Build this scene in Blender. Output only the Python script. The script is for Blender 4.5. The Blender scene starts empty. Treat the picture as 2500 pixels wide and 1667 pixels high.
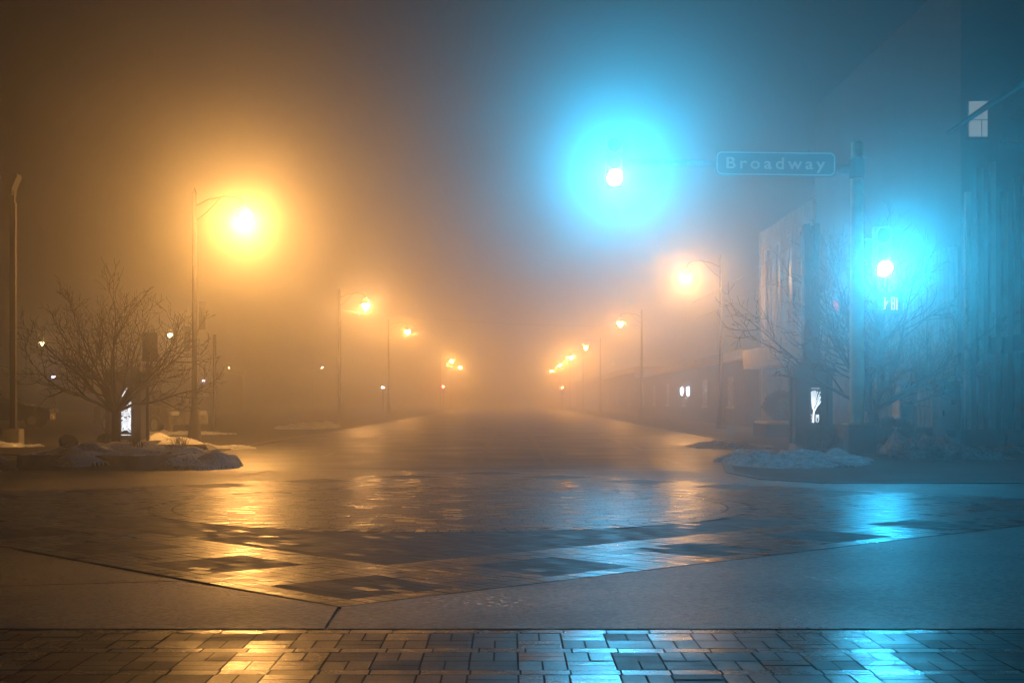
import bpy, bmesh, math, random
from mathutils import Vector, Matrix, noise

random.seed(7)
sc = bpy.context.scene
COL = sc.collection
R = math.radians
F, VX, VY, H0 = 3500.0, 1243.0, 977.0, 1.2       # focal length in photo pixels, vanishing point, eye height

def P(x, y, d):
    """world point seen at photo pixel (x, y) when it stands d metres down the street"""
    return Vector(((x - VX) * d / F, d, H0 + (VY - y) * d / F))

# ------------------------------------------------------------------ mesh builder
class MB:
    def __init__(self):
        self.v = []; self.f = []; self.c = []
    def quad(self, a, b, c, d, col=None):
        n = len(self.v); self.v += [tuple(a), tuple(b), tuple(c), tuple(d)]; self.f.append((n, n+1, n+2, n+3)); self.c.append(col)
    def add(self, verts, faces):
        n = len(self.v); self.v += [tuple(p) for p in verts]
        for f in faces:
            self.f.append(tuple(i + n for i in f)); self.c.append(None)
    def box(self, x0, x1, y0, y1, z0, z1, bev=0.0, m=None):
        bm = bmesh.new(); bmesh.ops.create_cube(bm, size=1.0)
        for v in bm.verts:
            v.co = Vector(((x0+x1)/2 + v.co.x*(x1-x0), (y0+y1)/2 + v.co.y*(y1-y0), (z0+z1)/2 + v.co.z*(z1-z0)))
        if bev > 0:
            bmesh.ops.bevel(bm, geom=list(bm.edges), offset=bev, segments=2, affect='EDGES', profile=0.6)
        if m is not None: bmesh.ops.transform(bm, matrix=m, verts=bm.verts)
        bm.verts.index_update()
        self.add([v.co.copy() for v in bm.verts], [[v.index for v in f.verts] for f in bm.faces]); bm.free()
        return self
    def tube(self, pts, rad, n=8, cap=True):
        pts = [Vector(p) for p in pts]; k = len(pts)
        if not isinstance(rad, (list, tuple)): rad = [rad]*k
        up = None; base = len(self.v)
        for i, p in enumerate(pts):
            t = (pts[min(i+1, k-1)] - pts[max(i-1, 0)]).normalized()
            if up is None:
                up = t.orthogonal().normalized()
            up = (up - t*up.dot(t))
            up = up.normalized() if up.length > 1e-6 else t.orthogonal().normalized()
            s = t.cross(up)
            for j in range(n):
                a = 2*math.pi*j/n
                self.v.append(tuple(p + (up*math.cos(a) + s*math.sin(a))*rad[i]))
        for i in range(k-1):
            for j in range(n):
                a = base+i*n+j; b = base+i*n+(j+1) % n
                self.f.append((a, b, b+n, a+n)); self.c.append(None)
        if cap:
            self.f.append(tuple(base+j for j in reversed(range(n)))); self.c.append(None)
            self.f.append(tuple(base+(k-1)*n+j for j in range(n))); self.c.append(None)
        return self
    def lathe(self, prof, n=16, cx=0, cy=0):
        return self.tube_prof([(cx, cy, z) for r, z in prof], [r for r, z in prof], n)
    def tube_prof(self, pts, rad, n):
        base = len(self.v); k = len(pts)
        for (x, y, z), r in zip(pts, rad):
            for j in range(n):
                a = 2*math.pi*j/n
                self.v.append((x+r*math.cos(a), y+r*math.sin(a), z))
        for i in range(k-1):
            for j in range(n):
                a = base+i*n+j; b = base+i*n+(j+1) % n
                self.f.append((a, b, b+n, a+n)); self.c.append(None)
        self.f.append(tuple(base+j for j in reversed(range(n)))); self.c.append(None)
        self.f.append(tuple(base+(k-1)*n+j for j in range(n))); self.c.append(None)
        return self
    def prism(self, poly, y0, y1):
        """polygon in XZ extruded along Y"""
        n = len(poly); b = len(self.v)
        for y in (y0, y1):
            for (x, z) in poly: self.v.append((x, y, z))
        self.f.append(tuple(b+i for i in range(n))); self.c.append(None)
        self.f.append(tuple(b+n+i for i in reversed(range(n)))); self.c.append(None)
        for i in range(n):
            j = (i+1) % n
            self.f.append((b+j, b+i, b+n+i, b+n+j)); self.c.append(None)
        return self
    def slab(self, poly, z0, z1):
        """polygon in XY extruded along Z"""
        n = len(poly); b = len(self.v)
        for z in (z0, z1):
            for (x, y) in poly: self.v.append((x, y, z))
        self.f.append(tuple(b+i for i in reversed(range(n)))); self.c.append(None)
        self.f.append(tuple(b+n+i for i in range(n))); self.c.append(None)
        for i in range(n):
            j = (i+1) % n
            self.f.append((b+i, b+j, b+n+j, b+n+i)); self.c.append(None)
        return self
    def build(self, name, mat, parent=None, smooth=False, recalc=True):
        me = bpy.data.meshes.new(name)
        me.from_pydata(self.v, [], self.f); me.materials.append(mat)
        if any(c is not None for c in self.c):
            at = me.color_attributes.new('tone', 'FLOAT_COLOR', 'CORNER')
            li = 0
            for f, c in zip(self.f, self.c):
                c = c or (0.5, 0.5, 0.5)
                for _ in f:
                    at.data[li].color = (c[0], c[1], c[2], 1.0); li += 1
        if recalc:
            bm = bmesh.new(); bm.from_mesh(me); bmesh.ops.recalc_face_normals(bm, faces=bm.faces); bm.to_mesh(me); bm.free()
        if smooth:
            me.polygons.foreach_set('use_smooth', [True]*len(me.polygons))
            try: me.set_sharp_from_angle(angle=R(38))
            except Exception: pass
        me.update()
        o = bpy.data.objects.new(name, me); COL.objects.link(o)
        if parent is not None: o.parent = parent
        return o

def tag(o, label=None, cat=None, group=None, kind=None):
    if label: o['label'] = label
    if cat: o['category'] = cat
    if group: o['group'] = group
    if kind: o['kind'] = kind
    return o
def thing(name, label, cat, loc=(0, 0, 0), rz=0.0, group=None):
    o = bpy.data.objects.new(name, None); COL.objects.link(o); o.empty_display_size = 0.2
    o.location = loc; o.rotation_euler = (0, 0, rz)
    return tag(o, label, cat, group)
def struct(o): return tag(o, kind='structure')
def copy_tree(o, parent=None):
    c = o.copy(); COL.objects.link(c); c.parent = parent
    for ch in list(o.children): copy_tree(ch, c)
    return c

# ------------------------------------------------------------------ materials
def mat(name, base, rough=0.5, metal=0.0, var=0.25, scale=6.0, bump=0.15, bscale=60.0, bdist=0.01, rvar=0.1, tone=False, coat=0.0, stretch=None, spec=0.5, patch=None, brough=0.5, speck=0.0, sscale=40.0):
    m = bpy.data.materials.new(name); m.use_nodes = True
    nt = m.node_tree; N = nt.nodes; L = nt.links
    b = N['Principled BSDF']; b.inputs['Metallic'].default_value = metal
    b.inputs['Specular IOR Level'].default_value = spec
    if coat: b.inputs['Coat Weight'].default_value = coat; b.inputs['Coat Roughness'].default_value = 0.12
    tc = N.new('ShaderNodeTexCoord'); src = tc.outputs['Object']
    if stretch:
        mp = N.new('ShaderNodeMapping'); mp.inputs['Scale'].default_value = stretch
        L.new(src, mp.inputs['Vector']); src = mp.outputs['Vector']
    n1 = N.new('ShaderNodeTexNoise'); n1.inputs['Scale'].default_value = scale; n1.inputs['Detail'].default_value = 6; L.new(src, n1.inputs['Vector'])
    mr = N.new('ShaderNodeMapRange'); mr.inputs['From Min'].default_value = 0.3; mr.inputs['From Max'].default_value = 0.7
    mr.inputs['To Min'].default_value = 1-var; mr.inputs['To Max'].default_value = 1+var; L.new(n1.outputs['Fac'], mr.inputs['Value'])
    vm = N.new('ShaderNodeVectorMath'); vm.operation = 'SCALE'; vm.inputs[0].default_value = base; L.new(mr.outputs['Result'], vm.inputs['Scale'])
    colour = vm.outputs['Vector']
    if speck > 0:
        ns = N.new('ShaderNodeTexNoise'); ns.inputs['Scale'].default_value = sscale; ns.inputs['Detail'].default_value = 8; ns.inputs['Roughness'].default_value = 0.75; L.new(src, ns.inputs['Vector'])
        ms = N.new('ShaderNodeMapRange'); ms.inputs['From Min'].default_value = 0.35; ms.inputs['From Max'].default_value = 0.68
        ms.inputs['To Min'].default_value = 1-speck; ms.inputs['To Max'].default_value = 1+2.2*speck; L.new(ns.outputs['Fac'], ms.inputs['Value'])
        v5 = N.new('ShaderNodeVectorMath'); v5.operation = 'SCALE'; L.new(colour, v5.inputs[0]); L.new(ms.outputs['Result'], v5.inputs['Scale']); colour = v5.outputs['Vector']
    n3 = N.new('ShaderNodeTexNoise'); n3.inputs['Scale'].default_value = scale*0.45; n3.inputs['Detail'].default_value = 5; L.new(src, n3.inputs['Vector'])
    rr = N.new('ShaderNodeMapRange'); rr.inputs['From Min'].default_value = 0.3; rr.inputs['From Max'].default_value = 0.7
    rr.inputs['To Min'].default_value = max(0.03, rough-rvar); rr.inputs['To Max'].default_value = min(1, rough+rvar); L.new(n3.outputs['Fac'], rr.inputs['Value'])
    rough_out = rr.outputs['Result']
    if speck > 0:
        mq = N.new('ShaderNodeMath'); mq.operation = 'MULTIPLY_ADD'; mq.inputs[1].default_value = -0.7*speck; L.new(ns.outputs['Fac'], mq.inputs[0])
        aq = N.new('ShaderNodeMath'); aq.operation = 'ADD'; aq.inputs[1].default_value = 0.35*speck; L.new(rough_out, aq.inputs[0]); L.new(aq.outputs[0], mq.inputs[2]); rough_out = mq.outputs[0]
    if tone:
        ca = N.new('ShaderNodeVertexColor'); ca.layer_name = 'tone'
        sp = N.new('ShaderNodeSeparateColor'); L.new(ca.outputs['Color'], sp.inputs['Color'])
        s2 = N.new('ShaderNodeVectorMath'); s2.operation = 'SCALE'; L.new(colour, s2.inputs[0])
        k = N.new('ShaderNodeMath'); k.operation = 'MULTIPLY'; k.inputs[1].default_value = 2.0; L.new(sp.outputs['Red'], k.inputs[0]); L.new(k.outputs[0], s2.inputs['Scale'])
        colour = s2.outputs['Vector']
        ad = N.new('ShaderNodeMath'); ad.operation = 'MULTIPLY_ADD'; ad.inputs[1].default_value = 1.0
        sub = N.new('ShaderNodeMath'); sub.operation = 'SUBTRACT'; sub.inputs[1].default_value = 0.5; L.new(sp.outputs['Green'], sub.inputs[0])
        L.new(sub.outputs[0], ad.inputs[0]); L.new(rough_out, ad.inputs[2])
        cl = N.new('ShaderNodeClamp'); cl.inputs['Min'].default_value = 0.05; L.new(ad.outputs[0], cl.inputs['Value']); rough_out = cl.outputs[0]
    L.new(colour, b.inputs['Base Color']); L.new(rough_out, b.inputs['Roughness'])
    if bump > 0:
        n2 = N.new('ShaderNodeTexNoise'); n2.inputs['Scale'].default_value = bscale; n2.inputs['Detail'].default_value = 7; n2.inputs['Roughness'].default_value = brough; L.new(src, n2.inputs['Vector'])
        bp = N.new('ShaderNodeBump'); bp.inputs['Strength'].default_value = bump; bp.inputs['Distance'].default_value = bdist
        L.new(n2.outputs['Fac'], bp.inputs['Height']); L.new(bp.outputs['Normal'], b.inputs['Normal'])
    return m

def emit(name, colour, strength, vary=0.0, base=(0.02, 0.02, 0.02)):
    m = bpy.data.materials.new(name); m.use_nodes = True
    nt = m.node_tree; b = nt.nodes['Principled BSDF']
    b.inputs['Base Color'].default_value = (*base, 1); b.inputs['Roughness'].default_value = 0.4
    b.inputs['Emission Color'].default_value = (*colour, 1); b.inputs['Emission Strength'].default_value = strength
    if vary > 0:
        tc = nt.nodes.new('ShaderNodeTexCoord'); n = nt.nodes.new('ShaderNodeTexNoise'); n.inputs['Scale'].default_value = 3.0
        nt.links.new(tc.outputs['Object'], n.inputs['Vector'])
        mr = nt.nodes.new('ShaderNodeMapRange'); mr.inputs['To Min'].default_value = strength*(1-vary); mr.inputs['To Max'].default_value = strength*(1+vary)
        nt.links.new(n.outputs['Fac'], mr.inputs['Value']); nt.links.new(mr.outputs['Result'], b.inputs['Emission Strength'])
    return m

# --- light levels (tuned against the photograph)
K_AMBER, K_PEACH, K_SIGNAL = 2900.0, 1700.0, 1900.0
HAZE_TOP = 11.6
ZS = 0.02
FOG, FOG_G = 0.0150, 0.90

M = {}
M['asphalt'] = mat('wet_asphalt', (0.03, 0.029, 0.028), 0.42, var=0.3, scale=1.2, bump=0.5, bscale=70, bdist=0.006, rvar=0.12, speck=0.6, sscale=22)
M['concrete'] = mat('wet_concrete', (0.026, 0.025, 0.021), 0.37, var=0.6, scale=1.1, bump=1.0, bscale=48, bdist=0.012, rvar=0.09, spec=0.42, brough=0.75, speck=1.0, sscale=26)
M['grout'] = mat('dark_grout', (0.018, 0.017, 0.016), 0.8, bump=0.3)
M['paver'] = mat('wet_paver', (0.10, 0.075, 0.055), 0.32, var=0.25, scale=7, bump=0.30, bscale=140, bdist=0.003, rvar=0.07, tone=True, spec=0.75, speck=0.35, sscale=60)
M['ringpaver'] = mat('medallion_paver', (0.075, 0.062, 0.05), 0.34, var=0.25, scale=5, bump=0.3, bscale=120, bdist=0.003, rvar=0.06, tone=True, spec=0.75, speck=0.3, sscale=45)
M['walk'] = mat('sidewalk_concrete', (0.04, 0.039, 0.037), 0.8, spec=0.15, var=0.4, scale=1.2, bump=0.4, bscale=90, bdist=0.004)
M['kerb'] = mat('kerb_concrete', (0.38, 0.37, 0.34), 0.7, var=0.25, scale=5, bump=0.4, bscale=70)
M['kerbwet'] = mat('wet_kerb', (0.10, 0.097, 0.09), 0.6, var=0.3, scale=4, bump=0.5, bscale=60)
M['paint'] = mat('worn_road_paint', (0.2, 0.195, 0.18), 0.45, var=0.6, scale=9, bump=0.2)
M['paint_y'] = mat('worn_yellow_paint', (0.16, 0.12, 0.045), 0.5, var=0.6, scale=9, bump=0.2)
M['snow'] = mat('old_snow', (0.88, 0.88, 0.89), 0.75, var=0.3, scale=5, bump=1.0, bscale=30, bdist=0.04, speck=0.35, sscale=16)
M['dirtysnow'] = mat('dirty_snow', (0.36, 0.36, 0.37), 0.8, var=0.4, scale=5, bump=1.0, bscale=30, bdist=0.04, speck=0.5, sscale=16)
M['bark'] = mat('bark', (0.06, 0.048, 0.04), 0.8, var=0.35, scale=14, bump=0.6, bscale=50)
M['twig'] = mat('twig', (0.035, 0.028, 0.024), 0.85, var=0.3, scale=9, bump=0.0)
M['leaf'] = mat('evergreen_leaf', (0.035, 0.05, 0.03), 0.7, var=0.5, scale=9, bump=0.0)
M['drygrass'] = mat('dry_grass', (0.16, 0.12, 0.06), 0.8, var=0.4, scale=12, bump=0.0)
M['darkmetal'] = mat('dark_painted_metal', (0.03, 0.03, 0.032), 0.4, metal=0.3, var=0.25, bump=0.1)
M['bronze'] = mat('bronze_metal', (0.035, 0.03, 0.025), 0.6, metal=0.0, var=0.25, bump=0.12)
M['lamppost'] = mat('lamp_post_paint', (0.025, 0.023, 0.02), 0.85, spec=0.15, var=0.15, bump=0.05)
M['signalbody'] = mat('signal_yellow', (0.42, 0.36, 0.12), 0.5, var=0.1, bump=0.05)
M['slate'] = mat('slate_panel', (0.03, 0.033, 0.036), 0.55, var=0.2, bump=0.1)
M['polepaint'] = mat('cream_pole_paint', (0.72, 0.66, 0.36), 0.5, var=0.15, scale=3, bump=0.1)
M['galv'] = mat('galvanised_steel', (0.45, 0.45, 0.44), 0.5, metal=0.0, var=0.2, bump=0.1)
M['pedestal'] = mat('dark_pedestal', (0.04, 0.045, 0.05), 0.6, var=0.25, bump=0.2)
M['signgreen'] = emit('sign_face_added_glow', (0.0, 0.42, 0.75), 0.08, 0.0, (0.28, 0.58, 0.64))  # faint glow added to the reflective sign face so it looks less dark
M['signwhite'] = mat('reflective_white', (0.85, 0.86, 0.86), 0.45, var=0.05, bump=0.0)
M['signglow'] = emit('sign_letter_added_glow', (0.22, 0.62, 0.85), 0.26, 0.0, (0.8, 0.85, 0.85))  # letters and border brightened by added glow; the sign is no lamp
M['signback'] = mat('sign_back', (0.025, 0.023, 0.02), 0.85, spec=0.15, var=0.2, bump=0.1)
M['yellow'] = mat('yellow_plastic', (0.55, 0.36, 0.03), 0.5, var=0.2, bump=0.1)
M['cabinet'] = mat('cabinet_paint', (0.82, 0.84, 0.86), 0.45, var=0.12, scale=3, bump=0.05)
M['cabinetdark'] = mat('cabinet_seam', (0.06, 0.065, 0.07), 0.5, bump=0.05)
M['rib'] = mat('pale_concrete_rib', (0.45, 0.41, 0.35), 0.75, var=0.2, scale=2, bump=0.3)
M['wallpanel'] = mat('grey_wall_panel', (0.04, 0.04, 0.042), 0.8, var=0.2, scale=1.5, bump=0.3)
M['brick'] = mat('brown_brick_wall', (0.055, 0.042, 0.033), 0.85, var=0.3, scale=3, bump=0.4)
M['glass'] = mat('dark_glass', (0.015, 0.017, 0.02), 0.3, var=0.1, bump=0.0)
M['carpaint'] = mat('silver_car_paint', (0.30, 0.29, 0.27), 0.28, metal=0.5, var=0.06, bump=0.0, coat=0.6)
M['carpaint2'] = mat('black_car_paint', (0.02, 0.02, 0.022), 0.28, metal=0.2, var=0.06, bump=0.0, coat=0.6)
M['rubber'] = mat('tyre_rubber', (0.018, 0.018, 0.018), 0.8, bump=0.1)
M['lensoff'] = mat('unlit_lens', (0.05, 0.02, 0.01), 0.25, bump=0.0)
M['banner'] = mat('pale_banner_cloth', (0.35, 0.36, 0.40), 0.8, var=0.2, scale=4, bump=0.1)
M['amber'] = emit('amber_lamp_glow', (1.0, 0.46, 0.11), K_AMBER)
M['amber2'] = emit('second_amber_lamp_glow', (1.0, 0.46, 0.13), K_AMBER*0.6)
M['peach'] = emit('warm_lamp_glow', (1.0, 0.42, 0.085), K_PEACH)
M['warm'] = emit('bright_warm_lamp_glow', (1.0, 0.46, 0.12), 1600)
M['midlamp'] = emit('deep_fog_lamp_glow', (1.0, 0.44, 0.09), 6500)
M['tube'] = emit('white_tube_glow', (0.78, 0.86, 1.0), 45)
M['smalllamp'] = emit('distant_lamp_glow', (1.0, 0.62, 0.25), 260)
M['cool'] = emit('cool_wall_light', (0.75, 0.85, 1.0), 120)
M['violet'] = emit('violet_wall_light', (1.0, 0.78, 1.0), 60)
M['green_on'] = emit('green_signal_on', (0.03, 0.54, 1.0), 1300)
M['green_on2'] = emit('far_green_signal_on', (0.03, 0.54, 1.0), 1700)
M['red_on'] = emit('red_signal_on', (1.0, 0.05, 0.02), 700)
M['handlight'] = emit('hand_symbol_on', (1.0, 0.22, 0.04), 1.5)
M['edgeglow'] = emit('visor_edge_light', (1.0, 0.35, 0.12), 1.6)
M['pinklens'] = emit('pink_lens_on', (1.0, 0.2, 0.25), 1.6)
M['cutout'] = emit('backlit_cutout', (0.86, 0.93, 1.0), 2.6, 0.25)
M['litpane'] = emit('lit_window_pane', (0.75, 0.80, 0.75), 0.36, 0.2)

# ------------------------------------------------------------------ ground
g = MB(); g.quad((-320, -60, 0), (320, -60, 0), (320, 520, 0), (-320, 520, 0))
struct(g.build('ground', M['asphalt']))

ROT = R(-2.35); AP = Vector((-0.976, 8.27))
ud = Vector((math.cos(R(45)+ROT), math.sin(R(45)+ROT))); vd = Vector((math.cos(R(135)+ROT), math.sin(R(135)+ROT)))
SIDE = 11.34
def UV(u, v): return AP + ud*u + vd*v
CTR = UV(SIDE/2, SIDE/2)
c_r = UV(SIDE, 0); c_l = UV(0, SIDE); c_t = UV(SIDE, SIDE)
CR = 3.25

cp = MB(); gp = 0.011
cp.slab([(AP.x+0.03, 7.475), (17, 7.475), (17, c_r.y-0.9), (c_r.x-0.9, c_r.y-0.9), (AP.x+0.012, AP.y-0.01)], -0.02, 0.012)
cp.slab([(c_r.x-0.9+0.02, c_r.y-0.88), (17, c_r.y-0.88), (17, c_t.y), (c_t.x, c_t.y), (c_r.x, c_r.y)], -0.02, 0.012)
cp.slab([(AP.x+0.01, 7.475), (AP.x-0.012, AP.y-0.01), (-2.15, 9.43), (-3.9, 9.02), (-5.2, 7.475)], -0.02, 0.012)
cp.slab([(-2.17, 9.455), (c_l.x, c_l.y), (-17, c_l.y), (-17, 7.475), (-5.22, 7.475), (-3.92, 9.045)], -0.02, 0.012)
cp.slab([(c_l.x, c_l.y+0.02), (c_t.x, c_t.y), (-17, c_t.y)], -0.02, 0.012)
struct(cp.build('pavement_concrete', M['concrete']))

# decorated brick square of the crossing: real bricks, each with its own slight tilt and tone
gb = MB(); e = 0.012
gb.slab([tuple(UV(0, 0)), tuple(UV(SIDE, 0)), tuple(UV(SIDE, SIDE)), tuple(UV(0, SIDE))], -0.02, 0.006)
struct(gb.build('paving_bed', M['grout']))
pv = MB(); rnd = random.Random(3)
BW, BL = 0.105, 0.21
def brick(mb, cx, cy, ax, ay, lx, ly, tone, rgh, z=0.012, tilt=0.0025, gap=0.006):
    """one brick top with chamfered rim: centre, two axes, half lengths"""
    tx, ty = rnd.gauss(0, tilt), rnd.gauss(0, tilt); dz = rnd.gauss(0, 0.0008)
    hx, hy = lx/2-gap/2, ly/2-gap/2
    def pt(a, b, zz): return (cx+ax.x*a+ay.x*b, cy+ax.y*a+ay.y*b, z+dz+zz+tx*a+ty*b)
    col = (tone, rgh, 0.5); ch = 0.0015
    i4 = [pt(-hx+ch, -hy+ch, 0), pt(hx-ch, -hy+ch, 0), pt(hx-ch, hy-ch, 0), pt(-hx+ch, hy-ch, 0)]
    o4 = [pt(-hx, -hy, -0.003), pt(hx, -hy, -0.003), pt(hx, hy, -0.003), pt(-hx, hy, -0.003)]
    n = len(mb.v); mb.v += i4+o4
    mb.f.append((n, n+1, n+2, n+3)); mb.c.append(col)
    for i in range(4):
        j = (i+1) % 4
        pass
PER, D0, D1, D2 = 1.68, 0.21, 1.05, 1.47
def is_dark(u, v):
    uu = min(u, SIDE-u); vv = min(v, SIDE-v)
    if uu > D2 and vv > D2: return u < SIDE*0.60 and v < SIDE*0.60  # inner field dark on near part only; grazing shine elsewhere painted as light bricks
    def dia(a, b): return D0 < a < D1 and D0 < (b % PER) < D1
    return dia(uu, v if v < SIDE/2 else SIDE-v) or dia(vv, u if u < SIDE/2 else SIDE-u)
nu = int(SIDE/BW)
for i in range(nu):
    u = (i+0.5)*BW; off = 0
    v = -off
    while v < SIDE:
        a, b = max(v, 0), min(v+BL, SIDE)
        v += BL
        if b-a < 0.03: continue
        vc = (a+b)/2; p = UV(u, vc)
        if (p-CTR).length < CR+0.10: continue
        dk = is_dark(u, vc)
        t = rnd.gauss(0.13, 0.03) if dk else rnd.gauss(1.0, 0.09)
        rg = rnd.gauss(0.74, 0.05) if dk else rnd.gauss(0.49, 0.03)
        if dk and rnd.random() < 0.04: t, rg = 0.33, 0.5
        brick(pv, p.x, p.y, ud, vd, BW, b-a, max(0.05, t), rg)
struct(pv.build('paving_brick', M['paver'], recalc=False))
md = MB(); ang_n = int(2*math.pi*CR/BW)
for ring in (0,):
    for k in range(ang_n):
        a = 2*math.pi*k/ang_n; rc = CR-0.03
        d = Vector((math.cos(a), math.sin(a))); t = Vector((-d.y, d.x))
        brick(md, CTR.x+d.x*rc, CTR.y+d.y*rc, t, d, BW, 0.24, max(0.1, rnd.gauss(0.5, 0.09)), rnd.gauss(0.5, 0.05), gap=0.010)
xd, yd = Vector((1, 0)), Vector((0, 1)); nr = int(2*(CR-0.16)/BW)
for i in range(nr):
    y = -(CR-0.16)+(i+0.5)*BW; half = math.sqrt(max(0, (CR-0.16)**2-y*y)); x = -half+(i % 2)*BL/2-BL
    while x < half:
        a, b = max(x, -half), min(x+BL, half); x += BL
        if b-a < 0.03: continue
        brick(md, CTR.x+(a+b)/2, CTR.y+y, xd, yd, b-a, BW, max(0.1, rnd.gauss(0.42, 0.09)), rnd.gauss(0.5, 0.05), tilt=0.0018)
struct(md.build('paving_medallion', M['ringpaver'], recalc=False))

# near crosswalk, basket-weave bricks
fb = MB(); fb.slab([(-9, -6), (9, -6), (9, 7.43), (-9, 7.43)], -0.02, 0.002)
struct(fb.build('sidewalk_bed', M['grout']))
fw = MB(); W = 0.11
# light edging course then basket cells with light courses between every two rows of cells
y = 7.425
def tone2(light): return (max(0.12, rnd.gauss(0.85, 0.08)), rnd.gauss(0.45, 0.03)) if light else (max(0.1, rnd.gauss(0.27, 0.06)), rnd.gauss(0.58, 0.05))
row = 0
def course(y0, depth):
    x = -7.0+rnd.random()*0.1
    while x < 7.0:
        t, rg = tone2(True); brick(fw, x+W, y0-depth/2, xd, yd, 2*W, depth, t, rg, tilt=0.0018); x += 2*W
def cell(x, y, lay, light):
    t, rg = tone2(light)
    if lay:
        for k in (0, 1): brick(fw, x+W, y-W*(k+0.5), xd, yd, 2*W, W, max(0.1, t+rnd.gauss(0, 0.02)), rg, tilt=0.0018)
    else:
        for k in (0, 1): brick(fw, x+W*(k+0.5), y-W, xd, yd, W, 2*W, max(0.1, t+rnd.gauss(0, 0.02)), rg, tilt=0.0018)
while y > 4.2:
    if row % 3 == 0:
        course(y, W); y -= W
    else:
        x = -7.0
        ci = 0
        while x < 7.0:
            light = (ci % 6 in (2, 3)) != (rnd.random() < 0.06)
            cell(x, y, (ci+row) % 2 == 0, light); x += 2*W; ci += 1
        y -= 2*W
    row += 1
struct(fw.build('sidewalk_brick', M['paver'], recalc=False))

# far side pavements with kerbs
def corner(sign):
    s = sign
    pts = [(s*30, 31.5), (s*9.2, 31.5)] if s < 0 else [(30, 20.6), (4.6, 20.6)]
    if s < 0: pts += [(-7.4, 32.2), (-6.9, 34.0), (-7.1, 300), (-60, 300), (-60, 31.5)]
    else: pts += [(3.9, 21.6), (3.7, 23.5), (4.3, 28.0), (6.6, 34.0), (6.9, 300), (60, 300), (60, 20.6)]
    return pts[1:]
for s in (-1, 1):
    pl = corner(s)
    w = MB(); w.slab(pl, -0.05, ZS); struct(w.build('sidewalk', M['walk']))
    k = MB()
    line = pl[:-2]
    if s > 0: line = [(40, 20.6)] + line
    else: line = [(-60, 31.5)] + line
    for (a, b) in zip(line, line[1:]):
        a = Vector(a); b = Vector(b); d = (b-a).normalized(); n = Vector((-d.y, d.x))
        if s < 0: n = n
        else: n = -n
        k.slab([tuple(a-d*0.01+n*0.0), tuple(b+d*0.01), tuple(b+n*-0.15), tuple(a+n*-0.15)], -0.05, ZS+0.006)
    struct(k.build('kerb', M['kerbwet']))

# road paint
def strip(name, x0, x1, y0, y1, m, dash=None):
    mb = MB()
    if dash is None:
        ys = y0
        while ys < y1:
            ye = min(ys+6, y1); mb.quad((x0, ys, 0.004), (x1, ys, 0.004), (x1, ye, 0.004), (x0, ye, 0.004)); ys = ye
    else:
        on, off = dash; ys = y0
        while ys < y1:
            mb.quad((x0, ys, 0.004), (x1, ys, 0.004), (x1, ys+on, 0.004), (x0, ys+on, 0.004)); ys += on+off
    struct(mb.build(name, m))
strip('road_marking', -0.62, -0.50, 26.0, 150, M['paint_y'])
strip('road_marking', 0.68, 0.80, 26.0, 150, M['paint_y'])
strip('road_marking', -4.05, -3.93, 30.0, 150, M['paint'], (3, 4))
strip('road_marking', 3.15, 3.27, 27.0, 150, M['paint'], (3, 4))
cw = MB()
for x in [i*0.72-3.9 for i in range(11)]:
    if abs(x-0.1) < 0.2: continue
    cw.quad((x, 22.5+0.04*x, 0.0165), (x+0.42, 22.5+0.04*x, 0.0165), (x+0.42, 22.72+0.04*x, 0.0165), (x, 22.72+0.04*x, 0.0165))
cwm = MB()
for (x0, x1, yy) in [(-3.6, -2.0, 24.5), (-1.5, 1.2, 24.55), (1.6, 3.2, 24.5)]:
    cwm.quad((x0, yy, 0.004), (x1, yy, 0.004), (x1, yy+0.24, 0.004), (x0, yy+0.24, 0.004))
struct(cwm.build('road_marking', M['paint']))

# ------------------------------------------------------------------ snow
def snow(name, label, loc, rx, ry, h, seed, res=70, squash=1.0, notch=None, group='old snow piles', hole=0.55):
    mb = MB(); V = []
    n = res; idx = {}
    for i in range(n+1):
        for j in range(n+1):
            a, b = -1+2*i/n, -1+2*j/n
            x, y = a*rx*1.15, b*ry*1.15
            ang = math.atan2(b, a); r = math.hypot(a*1.15, b*1.15)
            edge = 0.86+0.22*noise.noise(Vector((math.cos(ang)*1.7+seed, math.sin(ang)*1.7, seed*0.3)))
            t = 1-r/edge
            if t < -0.02: continue
            z = h*(min(1, max(0, t)*2.2)**0.6)
            f = noise.fractal(Vector((x*1.6+seed*7, y*1.6, seed)), 1.0, 2.0, 6)
            z = z*(0.72+0.55*f) + 0.035*f*(t > 0.02)
            z -= h*hole*max(0, noise.noise(Vector((x*2.3+seed, y*1.4, seed*2.1)))+0.12)*1.5 + 0.03*abs(noise.noise(Vector((x*11, y*11, seed))))
            z = max(z, -0.06) if t > 0.02 else -0.07
            idx[(i, j)] = len(mb.v); mb.v.append((x, y, z))
    for i in range(n):
        for j in range(n):
            k = [(i, j), (i+1, j), (i+1, j+1), (i, j+1)]
            if all(q in idx for q in k): mb.f.append(tuple(idx[q] for q in k)); mb.c.append(None)
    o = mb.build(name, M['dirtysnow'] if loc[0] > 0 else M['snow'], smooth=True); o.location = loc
    tag(o, label, 'snow pile', group)
    return o

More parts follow.
